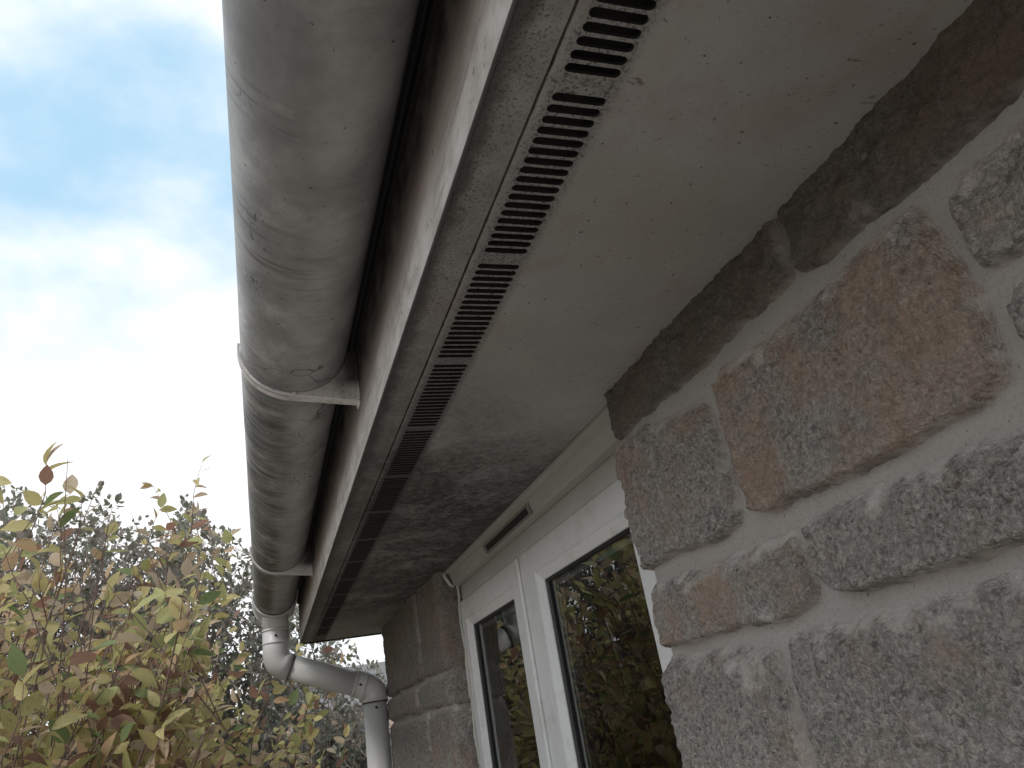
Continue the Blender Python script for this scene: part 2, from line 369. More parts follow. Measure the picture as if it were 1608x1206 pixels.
M = dict(
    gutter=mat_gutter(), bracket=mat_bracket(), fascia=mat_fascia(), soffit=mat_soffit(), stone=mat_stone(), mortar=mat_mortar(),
    frame=mat_upvc(), glass=mat_glass(),
    pipe=mat_simple('downpipe_plastic', (.60, .585, .575), (.70, .69, .685), 9, .42, .05, .001),
    seam=mat_simple('black_seam_dirt', (.015, .014, .012), (.03, .025, .02), 60, .8, .1),
    gasket=mat_simple('black_rubber_gasket', (.012, .012, .013), (.02, .02, .02), 60, .5, 0),
    spacer=mat_simple('grey_spacer_bar', (.20, .21, .22), (.28, .29, .30), 30, .45, 0),
    sealant=mat_simple('old_sealant', (.36, .34, .30), (.56, .54, .50), 40, .7, .6),
    black=mat_simple('dark_recess', (.012, .011, .010), (.02, .018, .016), 20, .9, 0),
    room=mat_simple('room_plaster', (.20, .19, .17), (.25, .24, .22), 5, .9, 0),
    screw=mat_simple('dark_screw_head', (.02, .02, .02), (.05, .045, .04), 90, .6, 0),
    tile=mat_simple('concrete_roof_tile', (.16, .14, .13), (.24, .21, .19), 12, .9, .4, .004),
    bark=mat_simple('red_brown_bark', (.13, .075, .06), (.24, .16, .13), 60, .8, .4),
    bark2=mat_simple('grey_bark', (.16, .135, .12), (.30, .26, .23), 60, .85, .4),
    path=mat_simple('bounce_concrete_path', (.27, .252, .23), (.35, .33, .305), 8, .9, .3),
    grass=mat_simple('pale_bounce_ground', (.24, .215, .175), (.32, .29, .24), 3, .95, .4, .02),  # unseen ground, kept pale to bounce light onto the wall
    farwall=mat_simple('peach_render', (.62, .46, .36), (.70, .54, .44), 2, .9, .1),
    farroof=mat_simple('distant_grey_tile', (.15, .135, .13), (.22, .20, .19), 2, .9, .3, .01),
    farwhite=mat_simple('distant_white_paint', (.75, .75, .76), (.82, .82, .82), 2, .6, 0),
    farpane=mat_simple('distant_dark_pane', (.05, .06, .07), (.08, .09, .10), 2, .2, 0),
)
LEAF = [mat_leaf('yellow_leaf', (.58, .48, .21), (.48, .42, .20)), mat_leaf('lime_leaf', (.42, .41, .17), (.50, .47, .21)),
        mat_leaf('green_leaf', (.17, .22, .09), (.24, .28, .12)), mat_leaf('orange_leaf', (.54, .33, .19), (.48, .36, .21)),
        mat_leaf('russet_leaf', (.28, .15, .11), (.34, .20, .14)), mat_leaf('tan_leaf', (.60, .47, .33), (.50, .38, .26))]
SMALL = [mat_leaf('olive_small_leaf', (.25, .235, .18), (.32, .305, .24), .35), mat_leaf('brown_small_leaf', (.34, .28, .24), (.42, .36, .31), .35),
         mat_leaf('dark_small_leaf', (.18, .175, .13), (.24, .235, .17), .35)]

# ------------------------------------------------------------ ground
GZ = -1.9
def sheet(name, x0, x1, y0, y1, z, m, n=1):
    mb = MB(); mb.add([(x0, y0, z), (x1, y0, z), (x1, y1, z), (x0, y1, z)], [(0, 1, 2, 3)]); o = mb.build(name, m); return tag(o, kind='structure')
sheet('ground', -400, 400, -400, 600, GZ, M['grass'])
pm = MB(); pm.box(-1.25, .36, -5, 2.9, GZ-.06, GZ+.03); tag(pm.build('path', M['path'], bevel=.01), kind='structure')  # unseen strip, added to bounce light up under the eaves

# ------------------------------------------------------------ stone walls
class Path:
    def __init__(s, pts, r):
        s.seg = []; pts = [np.array(p, float) for p in pts]; u = 0; prev = pts[0]
        for i in range(1, len(pts)):
            d = pts[i]-pts[i-1]; Ld = np.hypot(*d); d /= Ld
            last = i == len(pts)-1
            endp = pts[i] if last else pts[i]-d*r
            ln = np.hypot(*(endp-prev)); s.seg.append(('l', u, u+ln, prev.copy(), d)); u += ln
            if not last:
                d2 = pts[i+1]-pts[i]; d2 /= np.hypot(*d2)
                # right turn assumed (outward normal is on the left)
                c = endp+np.array([d[1], -d[0]])*r
                ln = r*math.pi/2; s.seg.append(('a', u, u+ln, c, d)); u += ln; prev = pts[i]+d2*r
        s.r = r; s.L = u
    def __call__(s, u):
        P = np.zeros((len(u), 2)); N = np.zeros((len(u), 2))
        for k, (ty, a, b, p, d) in enumerate(s.seg):
            lo = -1e9 if k == 0 else a; hi = 1e9 if k == len(s.seg)-1 else b
            q = (u >= lo) & (u < hi); w = u[q]-a; n = np.array([-d[1], d[0]])
            if ty == 'l': P[q] = p+w[:, None]*d; N[q] = n
            else:
                t = w/s.r; nn = np.cos(t)[:, None]*n+np.sin(t)[:, None]*d; N[q] = nn; P[q] = p+nn*s.r
        return P, N
def dist_poly(U, Z, poly):
    P = np.array(poly); Q = np.roll(P, -1, 0); best = np.full(U.shape, 1e9); nz_ = np.zeros(U.shape); inside = np.zeros(U.shape, bool)
    for (ax, az), (bx, bz) in zip(P, Q):
        dx, dz = bx-ax, bz-az; t = np.clip(((U-ax)*dx+(Z-az)*dz)/(dx*dx+dz*dz+1e-12), 0, 1)
        ex, ez = U-(ax+t*dx), Z-(az+t*dz); d = np.hypot(ex, ez); q = d < best; best[q] = d[q]; nz_[q] = (-ez/np.maximum(d, 1e-9))[q]
        c = ((az > Z) != (bz > Z)) & (U < (bx-ax)*(Z-az)/(bz-az+1e-12)+ax); inside ^= c
    return np.where(inside, best, -best), nz_*np.where(inside, 1, -1)
MORT = -.006
def stone(path, poly, parent, step=.004, tint=.3, grime=0, proud=None, label=None):
    poly = np.array(poly); u0, z0 = poly.min(0)-.012; u1, z1 = poly.max(0)+.012
    nu = max(6, int((u1-u0)/step)); nz2 = max(6, int((z1-z0)/step))
    U, Z = np.meshgrid(np.linspace(u0, u1, nu), np.linspace(z0, z1, nz2), indexing='ij')
    sd_ = rnd.random()*50
    S = np.full(U.shape, sd_)
    d, nz_ = dist_poly(U, Z, poly); nz_ = -nz_
    d = d+fbm(U, Z, S, 38, 4, .6)*.0045+fbm(U, Z, S+4, 160, 3, .6)*.0016+.0016
    # bottom edges stand proud and crisp, top edges are smeared over with mortar
    w = np.where(nz_ > .5, .0035, np.where(nz_ < -.5, .018, .008))
    H = proud if proud is not None else rnd.uniform(.010, .014)
    t = np.clip(d/w, 0, 1); prof = H*(1-(1-t)**2.2)
    h = MORT+np.where(d > 0, prof, d*1.6)
    inn = np.clip(d/.012, 0, 1)
    h = h+inn*(fbm(U, Z, S, 14, 3)*.005+fbm(U, Z, S, 55, 3, .6)*.0042)+np.clip(d/.006, 0, 1)*fbm(U, Z, S, 200, 3, .75)*.0026
    h = h-inn*np.clip(fbm(U, Z, S+9, 34, 4, .6)-.25, 0, 1)*.012
    sm = np.clip(1-(d-.000)/np.where(nz_ < -.4, .016, np.where(nz_ > .4, .0015, .005))+fbm(U, Z, S, 60, 4, .7)*1.1-.12, 0, 1)
    sm = np.maximum(sm, np.clip(fbm(U, Z, S+30, 22, 4, .65)*2.2-.95, 0, .6))
    ck = np.clip(1-np.abs(d+.0002)/.0022, 0, 1)*np.clip((nz_-.1)*2.2, 0, 1)*np.clip(.55+fbm(U, Z, S+70, 40, 3)*1.6, 0, 1)  # shadow line under the bottom edges painted in, along with some dirt
    P, N = path(U.ravel())
    V = np.column_stack([P[:, 0]+N[:, 0]*h.ravel(), P[:, 1]+N[:, 1]*h.ravel(), Z.ravel()])
    idx = np.arange(nu*nz2).reshape(nu, nz2); keep = d > -.0075
    kq = keep[:-1, :-1] & keep[1:, :-1] & keep[1:, 1:] & keep[:-1, 1:]
    F = np.stack([idx[:-1, :-1], idx[:-1, 1:], idx[1:, 1:], idx[1:, :-1]], -1)[kq]
    used, inv = np.unique(F, return_inverse=True); F = inv.reshape(-1, 4)
    o = mesh_obj('stone', V[used], F, M['stone'], parent, attrs={'smear': sm.ravel()[used], 'crevice_shade': ck.ravel()[used]})
    o['tint'] = float(tint); o['grime'] = float(grime)
    if label: o['label'] = label
    return o
def mortar(path, name, u0, u1, z0, z1, parent, step=.006):
    nu = int((u1-u0)/step)+2; nz2 = int((z1-z0)/(step if z1-z0 < 1 else step*3))+2
    U, Z = np.meshgrid(np.linspace(u0, u1, nu), np.linspace(z0, z1, nz2), indexing='ij'); S = np.zeros(U.shape)
    h = MORT+fbm(U, Z, S, 22, 3, .5)*.0022
    P, N = path(U.ravel()); V = np.column_stack([P[:, 0]+N[:, 0]*h.ravel(), P[:, 1]+N[:, 1]*h.ravel(), Z.ravel()])
    idx = np.arange(nu*nz2).reshape(nu, nz2)
    F = np.stack([idx[:-1, :-1], idx[:-1, 1:], idx[1:, 1:], idx[1:, :-1]], -1).reshape(-1, 4)
    return mesh_obj(name, V, F, M['mortar'], parent)

house = empty('bungalow', (1.5, .5, GZ))
tag(house, 'grey granite bungalow wall with white window under the dirty eaves', 'house')
Pn = Path([(.345, -3.0), (.345, .632), (.62, .632)], .013)    # near wall, then round the window reveal
UO = 3.0                                                      # u = y + UO on the straight run
wall = mortar(Pn, 'front_wall', 0, Pn.L, GZ-.05, .32, house)
wall['label'] = 'mortar face of the wall nearest the camera'
CW = .73                                                       # corner stones are carried on round into the reveal
NEAR = [
 (.9, 0, [(.449,.211),(.437,.219),(.385,.214),(.353,.214),(.297,.217),(.251,.22),(.241,.219),(.235,.211),(.233,.193),(.23,.179),(.225,.155),(.226,.135),(.229,.117),(.234,.109),(.254,.104),(.282,.101),(.315,.1),(.365,.1),(.393,.102),(.406,.102),(.424,.099),(.447,.107),(.452,.123),(.452,.149),(.449,.18)]),
 (.35, 0, [(CW,.229),(.614,.229),(.566,.224),(.509,.214),(.484,.209),(.468,.199),(.466,.176),(.464,.143),(.466,.113),(.47,.104),(.485,.101),(.524,.1),(.567,.103),(.604,.102),(CW,.103)]),
 (.25, 0, [(.218,.209),(.206,.216),(.183,.216),(.166,.217),(.06,.215),(.035,.2),(.03,.165),(.08,.158),(.15,.16),(.192,.163),(.207,.161),(.217,.162),(.22,.174),(.221,.191)]),
 (.2, 0, [(.213,.139),(.206,.149),(.198,.151),(.08,.147),(.07,.13),(.075,.105),(.18,.103),(.2,.108),(.213,.122),(.214,.129)]),
 (-.2, 0, [(.399,.081),(.392,.084),(.378,.083),(.368,.083),(.329,.085),(.297,.087),(.267,.085),(.232,.084),(.15,.086),(.13,.08),(.125,.04),(.15,.034),(.22,.036),(.256,.036),(.28,.035),(.314,.034),(.355,.034),(.391,.037),(.4,.05),(.399,.067)]),
 (.6, 0, [(CW,.083),(.612,.087),(.551,.082),(.497,.083),(.415,.081),(.414,.067),(.412,.045),(.418,.037),(.445,.03),(.497,.03),(.578,.03),(.627,.031),(CW,.033)]),
 (.15, 0, [(CW,.017),(.631,.021),(.561,.02),(.511,.016),(.47,.01),(.47,-.007),(.465,-.028),(.466,-.053),(.468,-.08),(.49,-.097),(.6,-.098),(CW,-.096)]),
 (.2, 0, [(.447,.016),(.431,.018),(.395,.018),(.356,.018),(.332,.019),(.303,.02),(.263,.022),(.18,.024),(.165,.01),(.165,-.08),(.19,-.095),(.44,-.097),(.459,-.085),(.458,-.048),(.457,-.028),(.454,-.007)]),
 (.6, .86, [(CW,.33),(CW,.240),(.619,.2345),(.493,.236),(.45,.235),(.416,.238),(.393,.238),(.363,.236),(.339,.240),(.335,.268),(.334,.33)]),
 (.8, .86, [(.327,.33),(.328,.268),(.331,.240),(.306,.234),(.267,.234),(.223,.231),(.159,.234),(.06,.234),(.02,.238),(.01,.33)]),
]
for tnt, gr, poly in NEAR:
    stone(Pn, [(u+UO, z) for u, z in poly], wall, .0021, tnt, gr, .007 if gr else None)
def rpoly(u0, u1, z0, z1):
    c = min(.012, (z1-z0)*.2); j = lambda a: rnd.uniform(-a, a)
    return [(u0+c, z0+j(.004)), ((u0+u1)/2, z0+j(.005)), (u1-c, z0+j(.004)), (u1+j(.003), z0+c), (u1+j(.004), z1-c), (u1-c, z1+j(.004)), ((u0+u1)/2, z1+j(.005)), (u0+c, z1+j(.004)), (u0+j(.004), z1-c), (u0+j(.003), z0+c)]
def course(path, u0, u1, z0, z1, parent, step, gap=.016, grime=0, lo=.14, hi=.30):
    u = u0
    while u < u1-.03:
        w = rnd.uniform(lo, hi)
        if u+w > u1-.09: w = u1-u
        stone(path, rpoly(u+gap/2, u+w-gap/2, z0+gap/2, z1-gap/2), parent, step, rnd.uniform(-.3, .8), grime); u += w
# rest of the near wall (beside and below the camera's view)
for z0, z1, e, g in ((.228, .33, .01, .8), (.155, .223, .02, 0), (.095, .155, .06, 0), (.026, .093, .115, 0), (-.103, .026, .15, 0)):
    course(Pn, 0, e+UO, z0, z1, wall, .012, grime=g)
zs = [-.103]
while zs[-1] > GZ+.05: zs.append(max(GZ-.03, zs[-1]-rnd.choice([.065, .09, .12])))
for a, b in zip(zs[1:], zs): course(Pn, 0, Pn.L-.16, a, b, wall, .012)
# pier beyond the window, then the gable end
Pf = Path([(.62, 1.496), (.345, 1.496), (.345, 2.268), (3.4, 2.268)], .013)
pier = mortar(Pf, 'wall_pier', .0, Pf.L, GZ-.05, .32, house)
pier['label'] = 'narrow stone pier between the window and the gable end'
Lr = .62-.345; c1 = Lr-.003; 
frow = [(.097, .33, .45), (.034, .093, .1), (-.11, .030, 0)]
z = -.11
while z > GZ+.05:
    a = max(GZ-.03, z-rnd.choice([.07, .10, .13])); frow.append((a, z, 0)); z = a
for i, (a, b, g) in enumerate(frow):
    # a quoin wraps the reveal and part of the face, another wraps the gable corner
    m1 = c1+(.30 if i % 2 else .20)+rnd.uniform(-.03, .03)
    stp = .005 if b > -.2 else .014
    kw = dict(step=stp)
    stone(Pf, rpoly(.17, m1-.004, a+.0025, b-.0025), pier, stp, rnd.uniform(-.2, .6), g)
    m2 = c1+.52+rnd.uniform(-.05, .05)
    stone(Pf, rpoly(m1+.004, m2-.004, a+.0025, b-.0025), pier, stp, rnd.uniform(-.2, .7), g)
    stone(Pf, rpoly(m2+.006, c1+.80+rnd.uniform(.15, .3), a+.0025, b-.0025), pier, stp, rnd.uniform(-.2, .5), g)
    course(Pf, c1+1.15, Pf.L, a, b, pier, .03, lo=.25, hi=.45)
# under the window
Pu = Path([(.345, .50), (.345, 1.60)], .01)
uw = mortar(Pu, 'wall_below_window', 0, Pu.L, GZ-.05, -1.03, house)
z = -1.03
while z > GZ+.05:
    a = max(GZ-.03, z-.12); course(Pu, .15, .96, a, z, uw, .02); z = a

# solid core behind the stone faces, closed dark room, roof
mb = MB()
mb.box(.370, .60, -3, .612, GZ-.05, .33); mb.box(.370, .60, 1.52, 2.24, GZ-.05, .33); mb.box(.370, .60, .612, 1.52, GZ-.05, -1.04)
mb.box(.60, 3.4, 2.10, 2.24, GZ-.05, .33); mb.box(3.3, 3.4, -3, 2.10, GZ-.05, .33); mb.box(.60, 3.3, -3, -2.9, GZ-.05, .33)
mb.build('inner_wall', M['room'], house)
mb = MB(); mb.box(.60, 3.3, -2.9, 2.1, GZ+.02, GZ+.05); mb.build('room_floor', M['room'], house)
mb = MB(); mb.box(.60, 3.3, -2.9, 2.1, .295, .32); mb.build('room_ceiling', M['room'], house)

# ------------------------------------------------------------ eaves: soffit, vents, fascia, roof
SZ = .285; YE = 2.36; YS = -3.0
mb = MB()
mb.box(.1845, .43, YS, YE-.006, SZ, SZ+.009)
soffit = mb.build('soffit_board', M['soffit'], house); soffit['label'] = 'grey stained soffit board with black mould'
mb = MB(); mb.box(.1128, .1398, YS, YE-.006, SZ, SZ+.009); mb.build('soffit_edge_strip', M['soffit'], soffit, bevel=.0006)
# one vent panel = 18 round-ended slots; all panels share the mesh
PITCH = .00792; NS = 18; SEC = .1535; x0, x1 = .1412, .1845; sx0, sx1 = .1477, .1787
def vent_mesh():
    bm = bmesh.new()
    def V(x, y, z): return bm.verts.new((x, y, z))
    h = .0028; cx0, cx1 = sx0+h, sx1-h; n = 5
    y0 = (SEC-NS*PITCH)/2
    for i in range(NS):
        ya = y0+i*PITCH; yb = ya+PITCH; yc = (ya+yb)/2
        inner = [(cx1+h*math.cos(t), yc+h*math.sin(t)) for t in [(-math.pi/2+math.pi*k/n) for k in range(n+1)]]
        inner += [(cx0-h*math.cos(t), yc-h*math.sin(t)) for t in [(-math.pi/2+math.pi*k/n) for k in range(n+1)]]
        # matching outer rectangle points
        outer = []
        for k, (x, y) in enumerate(inner):
            if k <= n: outer.append((x1 if 0 < k < n else (x1 if k in (0, n) else x), ya if k == 0 else (yb if k == n else ya+(yb-ya)*k/n)))
            else:
                kk = k-n-1; outer.append((x0, yb if kk == 0 else (ya if kk == n else yb-(yb-ya)*kk/n)))
        iv = [V(x, y, 0) for x, y in inner]; ov = [V(x, y, 0) for x, y in outer]; tv = [V(x, y, .0022) for x, y in inner]
        m = len(inner)
        for k in range(m):
            q = (k+1) % m
            bm.faces.new((ov[k], iv[k], iv[q], ov[q])); bm.faces.new((iv[k], tv[k], tv[q], iv[q])).material_index = 1  # slot walls coloured black: recess shade painted in with the grime
    for ya, yb in ((0, y0), (SEC-y0, SEC)):
        bm.faces.new([V(x0, ya, 0), V(x0, yb, 0), V(x1, yb, 0), V(x1, ya, 0)])
    # side returns
    for xx in (x0, x1):
        bm.faces.new([V(xx, 0, 0), V(xx, SEC, 0), V(xx, SEC, .006), V(xx, 0, .006)])
    bmesh.ops.remove_doubles(bm, verts=bm.verts, dist=1e-5)
    bmesh.ops.recalc_face_normals(bm, faces=bm.faces)
    me = bpy.data.meshes.new('vent_panel'); bm.to_mesh(me); bm.free(); me.materials.append(M['soffit']); me.materials.append(M['black']); return me
vme = vent_mesh()
ys = .2405-SEC*3; k = 0
y = .2405-SEC*21
while y < YE-.006:
    if y > YS and y+SEC <= YE-.008:
        o = bpy.data.objects.new('vent_panel', vme); o.location = (0, y, SZ); link(o); child(o, soffit)
    y += SEC
yend = y-SEC if y-SEC+SEC > YE-.004 else y
mb = MB(); mb.box(x0, x1, yend, YE-.006, SZ, SZ+.006) if yend < YE-.01 else None
if mb.V: mb.build('soffit_end_strip', M['soffit'], soffit)
mb = MB(); mb.box(.124, .20, YS, YE-.01, SZ+.016, SZ+.020); mb.build('eaves_void_shade', M['black'], house)  # added black sheet behind the slots, standing in for the void's darkness
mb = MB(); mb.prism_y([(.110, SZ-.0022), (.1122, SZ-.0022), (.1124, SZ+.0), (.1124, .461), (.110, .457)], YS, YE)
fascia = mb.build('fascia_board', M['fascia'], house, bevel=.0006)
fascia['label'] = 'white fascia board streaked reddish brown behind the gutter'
mb = MB(); mb.box(.1195, .60, YE-.005, YE, SZ-.004, .455)
mb.build('eaves_end_board', mat_simple('dark_stained_board', (.035, .03, .028), (.07, .06, .055), 30, .8, .3), house, bevel=.001)
# roof: sloping tile courses running up from over the gutter
rt = MB(); pit = math.tan(R(30))
for i in range(14):
    xa = .035+i*.255; za = .432+i*.255*pit
    rt.prism_y([(xa, za), (xa+.02, za-.012), (xa+.33, za+.33*pit-.020), (xa+.33, za+.33*pit+.0)], YS, YE+.03)
mb = MB(); mb.box(.072, .1097, YS, YE, .4215, .4240); mb.box(.1065, .1097, YS, YE, .40, .4214); mb.build('eaves_gap_shade', M['black'], house)  # added black strips over the gap behind the gutter, standing in for shade
roof = rt.build('roof', M['tile'], house)
mb = MB(); mb.prism_y([(.60, .33), (3.4, .33), (3.4, 2.2)], 2.10, 2.24); mb.build('gable_infill', M['mortar'], house)

# ------------------------------------------------------------ window
FX = .385
win = empty('window', (FX, 1.07, -1.0)); child(win, house)
win.location = (FX, 1.07, -1.0); win.matrix_parent_inverse = Matrix.Translation(-Vector(house.location))
bpy.context.view_layer.update()
def wchild(o): o.parent = win; o.matrix_parent_inverse = Matrix.Translation(-Vector(win.location)); return o
y0w, y1w, zt, zb = .636, 1.508, .283, -1.0
mb = MB()
def ring(mb, ya, yb, za, zb2, prof_pts):
    """rectangular mitred frame; prof_pts = list of (inset from outer edge, x)"""
    V = []; n = len(prof_pts)
    for (cy, cz, sy, sz) in ((ya, za, 1, 1), (yb, za, -1, 1), (yb, zb2, -1, -1), (ya, zb2, 1, -1)):
        for ins, x in prof_pts: V.append((x, cy+sy*ins, cz+sz*ins))
    F = []
    for c in range(4):
        a = c*n; b = ((c+1) % 4)*n
        for i in range(n): F.append((a+i, a+(i+1) % n, b+(i+1) % n, b+i))
    mb.add(V, F)
# outer frame with a deep head and a centre mullion
mb.box(FX+.006, FX+.055, y0w, y1w, .2222, zt); mb.box(FX+.006, FX+.055, y0w, y1w, zb, zb+.045)
mb.box(FX+.006, FX+.055, y0w, y0w+.035, zb+.045, .2222); mb.box(FX+.006, FX+.055, y1w-.010, y1w, zb+.045, .2222)
mb.box(FX+.005, FX+.055, 1.071, 1.103, zb+.045, .2222)
wchild(mb.build('frame', M['frame'], None, bevel=.0012))
PR = [(.0, FX+.050), (.0, FX+.003), (.003, FX), (.038, FX), (.0395, FX+.0022), (.041, FX+.0008), (.053, FX+.0072), (.054, FX+.0085), (.054, FX+.050)]
for (a, b), lab in (((1.104, 1.494), 'far opening light'), ((.672, 1.070), 'near opening light')):
    mb = MB(); ring(mb, a, b, zb+.046, .2215, PR); s_ = wchild(mb.build('sash', M['frame'], None)); s_['label'] = lab
    mb = MB(); ring(mb, a, b, zb+.046, .2215, [(.0542, FX+.049), (.0542, FX+.0095), (.0580, FX+.0125), (.0580, FX+.049)]); g_ = wchild(mb.build('gasket', M['gasket'], None))
    mb = MB(); ring(mb, a, b, zb+.046, .2215, [(.0582, FX+.040), (.0582, FX+.024), (.066, FX+.024), (.066, FX+.040)]); wchild(mb.build('spacer_bar', M['spacer'], None))
    i = .0581; X = FX+.0150
    gp = mesh_obj('glass_pane', [(X, a+i, zb+.046+i), (X, b-i, zb+.046+i), (X, b-i, .2215-i), (X, a+i, .2215-i)], [(0, 3, 2, 1)], M['glass'], None, False)
    if gp.data.polygons[0].normal.x > 0: gp.data.flip_normals()
    wchild(gp)
# trim under the soffit: stepped moulding
mb = MB(); mb.prism_y([(.3605, .2845), (.3605, .2800), (.3625, .2785), (.3680, .2765), (.3690, .2715), (.3700, .2700), (.3745, .2560), (.3765, .2530), (.3900, .2510), (.3900, .2845)], .636, 1.482)
tr = wchild(mb.build('head_trim', M['frame'], None, bevel=.0008)); tr['label'] = 'dirty cream moulding under the soffit'
mb = MB()
# trickle vent: raised hood round a dark slot, following the trim's slope
def vq(t, d): # t along slope 0..1 top->bottom, d outward
    ax, az, bx, bz = .3702, .2695, .3748, .2555; nx, nz3 = -.95, -.31
    return (ax+(bx-ax)*t+nx*d, az+(bz-az)*t+nz3*d)
for ta, tb, d in ((-.05, .16, .0030), (.84, 1.05, .0030)):
    p = [vq(ta, -.001), vq(ta, d), vq(tb, d), vq(tb, -.001)]; mb.prism_y(p, .975, 1.205)
p = [vq(-.05, -.001), vq(-.05, .003), vq(1.05, .003), vq(1.05, -.001)]
mb.prism_y(p, .965, .975); mb.prism_y(p, 1.205, 1.215)
wchild(mb.build('trickle_vent', mat_simple('vent_hood_plastic', (.13, .127, .112), (.18, .174, .155), 60, .5, .1), None, bevel=.0008))
mb = MB(); mb.prism_y([vq(.16, .0002), vq(.16, .0008), vq(.84, .0008), vq(.84, .0002)], .975, 1.205)
wchild(mb.build('vent_slot', M['black'], None))
mb = MB()
pts = []; zz = .262
while zz > -.6:
    pts.append((FX-.001+.0012*math.sin(zz*61)+rnd.uniform(-.0006, .0006), 1.4885+.0015*math.sin(zz*43+1)+.001*math.sin(zz*150)+rnd.uniform(-.001, .001), zz)); zz -= .009
mb.tube(pts, [rnd.uniform(.0028, .0044) for _ in pts], 7)
wchild(mb.build('sealant_bead', M['sealant'], None))
mb = MB(); pts = [(.3600, 1.4845, .2825), (.3590, 1.485, .277), (.3605, 1.4855, .272), (.3655, 1.486, .264), (.3700, 1.4865, .256), (.378, 1.487, .252)]
mb.tube(pts, [.003, .0042, .0034, .0044, .0036, .003], 8)
wchild(mb.build('sealant_lump', M['sealant'], None))
mb = MB(); mb.prism_y([(.30, -1.035), (.40, -1.035), (.40, -1.0), (.385, -1.0), (.30, -1.015)], .60, 1.50); wchild(mb.build('window_sill', M['frame'], None, bevel=.002))

# ------------------------------------------------------------ gutter
GX, GC, GR = .0415, .4080, .0568
gutter = empty('gutter', (GX, 0, GC)); tag(gutter, 'half round grey plastic gutter streaked with algae along the fascia', 'gutter')
def gchild(o): return child(o, gutter)
def gutter_shell(name, m, r, ya, yb, th=.0024, a0=180, a1=360, lip=.004, ny=90):
    prof = []
    n = 40
    for k in range(n+1):
        a = R(a0+(a1-a0)*k/n); prof.append((GX+r*math.cos(a), GC+r*math.sin(a)))
    prof.append((GX+r, GC+lip)); prof.append((GX+r-th, GC+lip))
    for k in range(n, -1, -1):
        a = R(a0+(a1-a0)*k/n); prof.append((GX+(r-th)*math.cos(a), GC+(r-th)*math.sin(a)))
    prof.append((GX-r+th, GC+lip)); prof.append((GX-r, GC+lip))
    m_ = len(prof); V = []; F = []
    for i in range(ny+1):
        yy = ya+(yb-ya)*i/ny; wz = .0006*math.sin(yy*5.1)+.0004*math.sin(yy*13)
        V += [(x+wz*.5, yy, z_+wz) for x, z_ in prof]
    for i in range(ny):
        for k in range(m_): F.append((i*m_+k, i*m_+(k+1) % m_, (i+1)*m_+(k+1) % m_, (i+1)*m_+k))
    mb = MB(); mb.add(V, F, True); mb.add(V[:m_], [tuple(range(m_))]); mb.add(V[-m_:], [tuple(range(m_))])
    return gchild(mb.build(name, m))
gutter_shell('channel', M['gutter'], GR, -2.6, 2.24)
def bracket(y):
    mb = MB()
    ro, ri = GR+.0038, GR+.0006
    def arc(r, a0, a1, n): return [(GX+r*math.cos(R(a0+(a1-a0)*k/n)), GC+r*math.sin(R(a0+(a1-a0)*k/n))) for k in range(n+1)]
    # thin hoop hugging the channel (proud at both faces) + web down to the fascia
    hoop = arc(ro, 176, 262, 26)+[(.108, .3395), (.108, .350)]
    inner = arc(ri, 176, 352, 44)
    web = hoop[:-1]+[(.1085, .3395), (.1085, .405)]+inner[::-1]
    mb.prism_y(web, y-.0025, y+.0015)
    b = mb.build('bracket', M['bracket']); gchild(b)
    # broad flange along the outer, lower edge
    fl = MB(); outer = arc(ro, 176, 262, 26)+[(.1085, .3395)]; inn = [(x+(GX-x)*.035, z+(GC-z)*.035) for x, z in outer[:-1]]+[(.1085, .3418)]
    n = len(outer); V = []; F = []
    for yy in (y-.003, y+.012):
        V += [(x, yy, z) for x, z in outer]+[(x, yy, z) for x, z in inn]
    for k in range(n-1):
        F += [(k, k+1, 2*n+k+1, 2*n+k), (n+k, 3*n+k, 3*n+k+1, n+k+1), (k, n+k, n+k+1, k+1), (2*n+k, 2*n+k+1, 3*n+k+1, 3*n+k)]
    F += [(0, 2*n, 3*n, n), (n-1, 2*n-1, 4*n-1, 3*n-1)]
    fl.add(V, F, False)
    f = fl.build('flange', M['bracket'], bevel=.0006); f.parent = b
    nb = MB(); nb.tube([(GX+ri*math.cos(R(268)), y-.0045, GC+(ri+.001)*math.sin(R(268))), (GX+ri*math.cos(R(268)), y, GC+(ri+.001)*math.sin(R(268)))], .0022, 8)
    q = nb.build('moulding_nib', M['bracket']); q.parent = b
    pl = MB(); pl.box(.1075, .1098, y-.004, y+.014, .336, .385); p = pl.build('back_plate', M['bracket'], bevel=.001); p.parent = b
    return b
for yb_ in (-2.0, -1.06, -.156, .748, 1.652): bracket(yb_)
# running outlet: collar round the channel end, stop end, spigot
gutter_shell('outlet_body', M['pipe'], GR+.0035, 2.205, 2.345, .0034, ny=6, lip=.006)
gutter_shell('outlet_rim', M['pipe'], GR+.0060, 2.196, 2.209, .0056, ny=2, lip=.006)
gutter_shell('outlet_rim', M['pipe'], GR+.0056, 2.330, 2.345, .0050, ny=2, lip=.006)
mb = MB(); mb.prism_y([(GX+(GR+.003)*math.cos(R(180+180*k/30)), GC+(GR+.003)*math.sin(R(180+180*k/30))) for k in range(31)], 2.337, 2.342); gchild(mb.build('stop_end', M['pipe']))
gutter_shell('outlet_seam', M['seam'], GR+.0016, 2.1945, 2.1975, .0016, ny=1, lip=0)
PY = 2.268
mb = MB(); mb.tube([(GX, PY, .385), (GX, PY, .352), (GX, PY, .315)], [.041, .0362, .0362], 36); gchild(mb.build('outlet_spigot', M['pipe']))

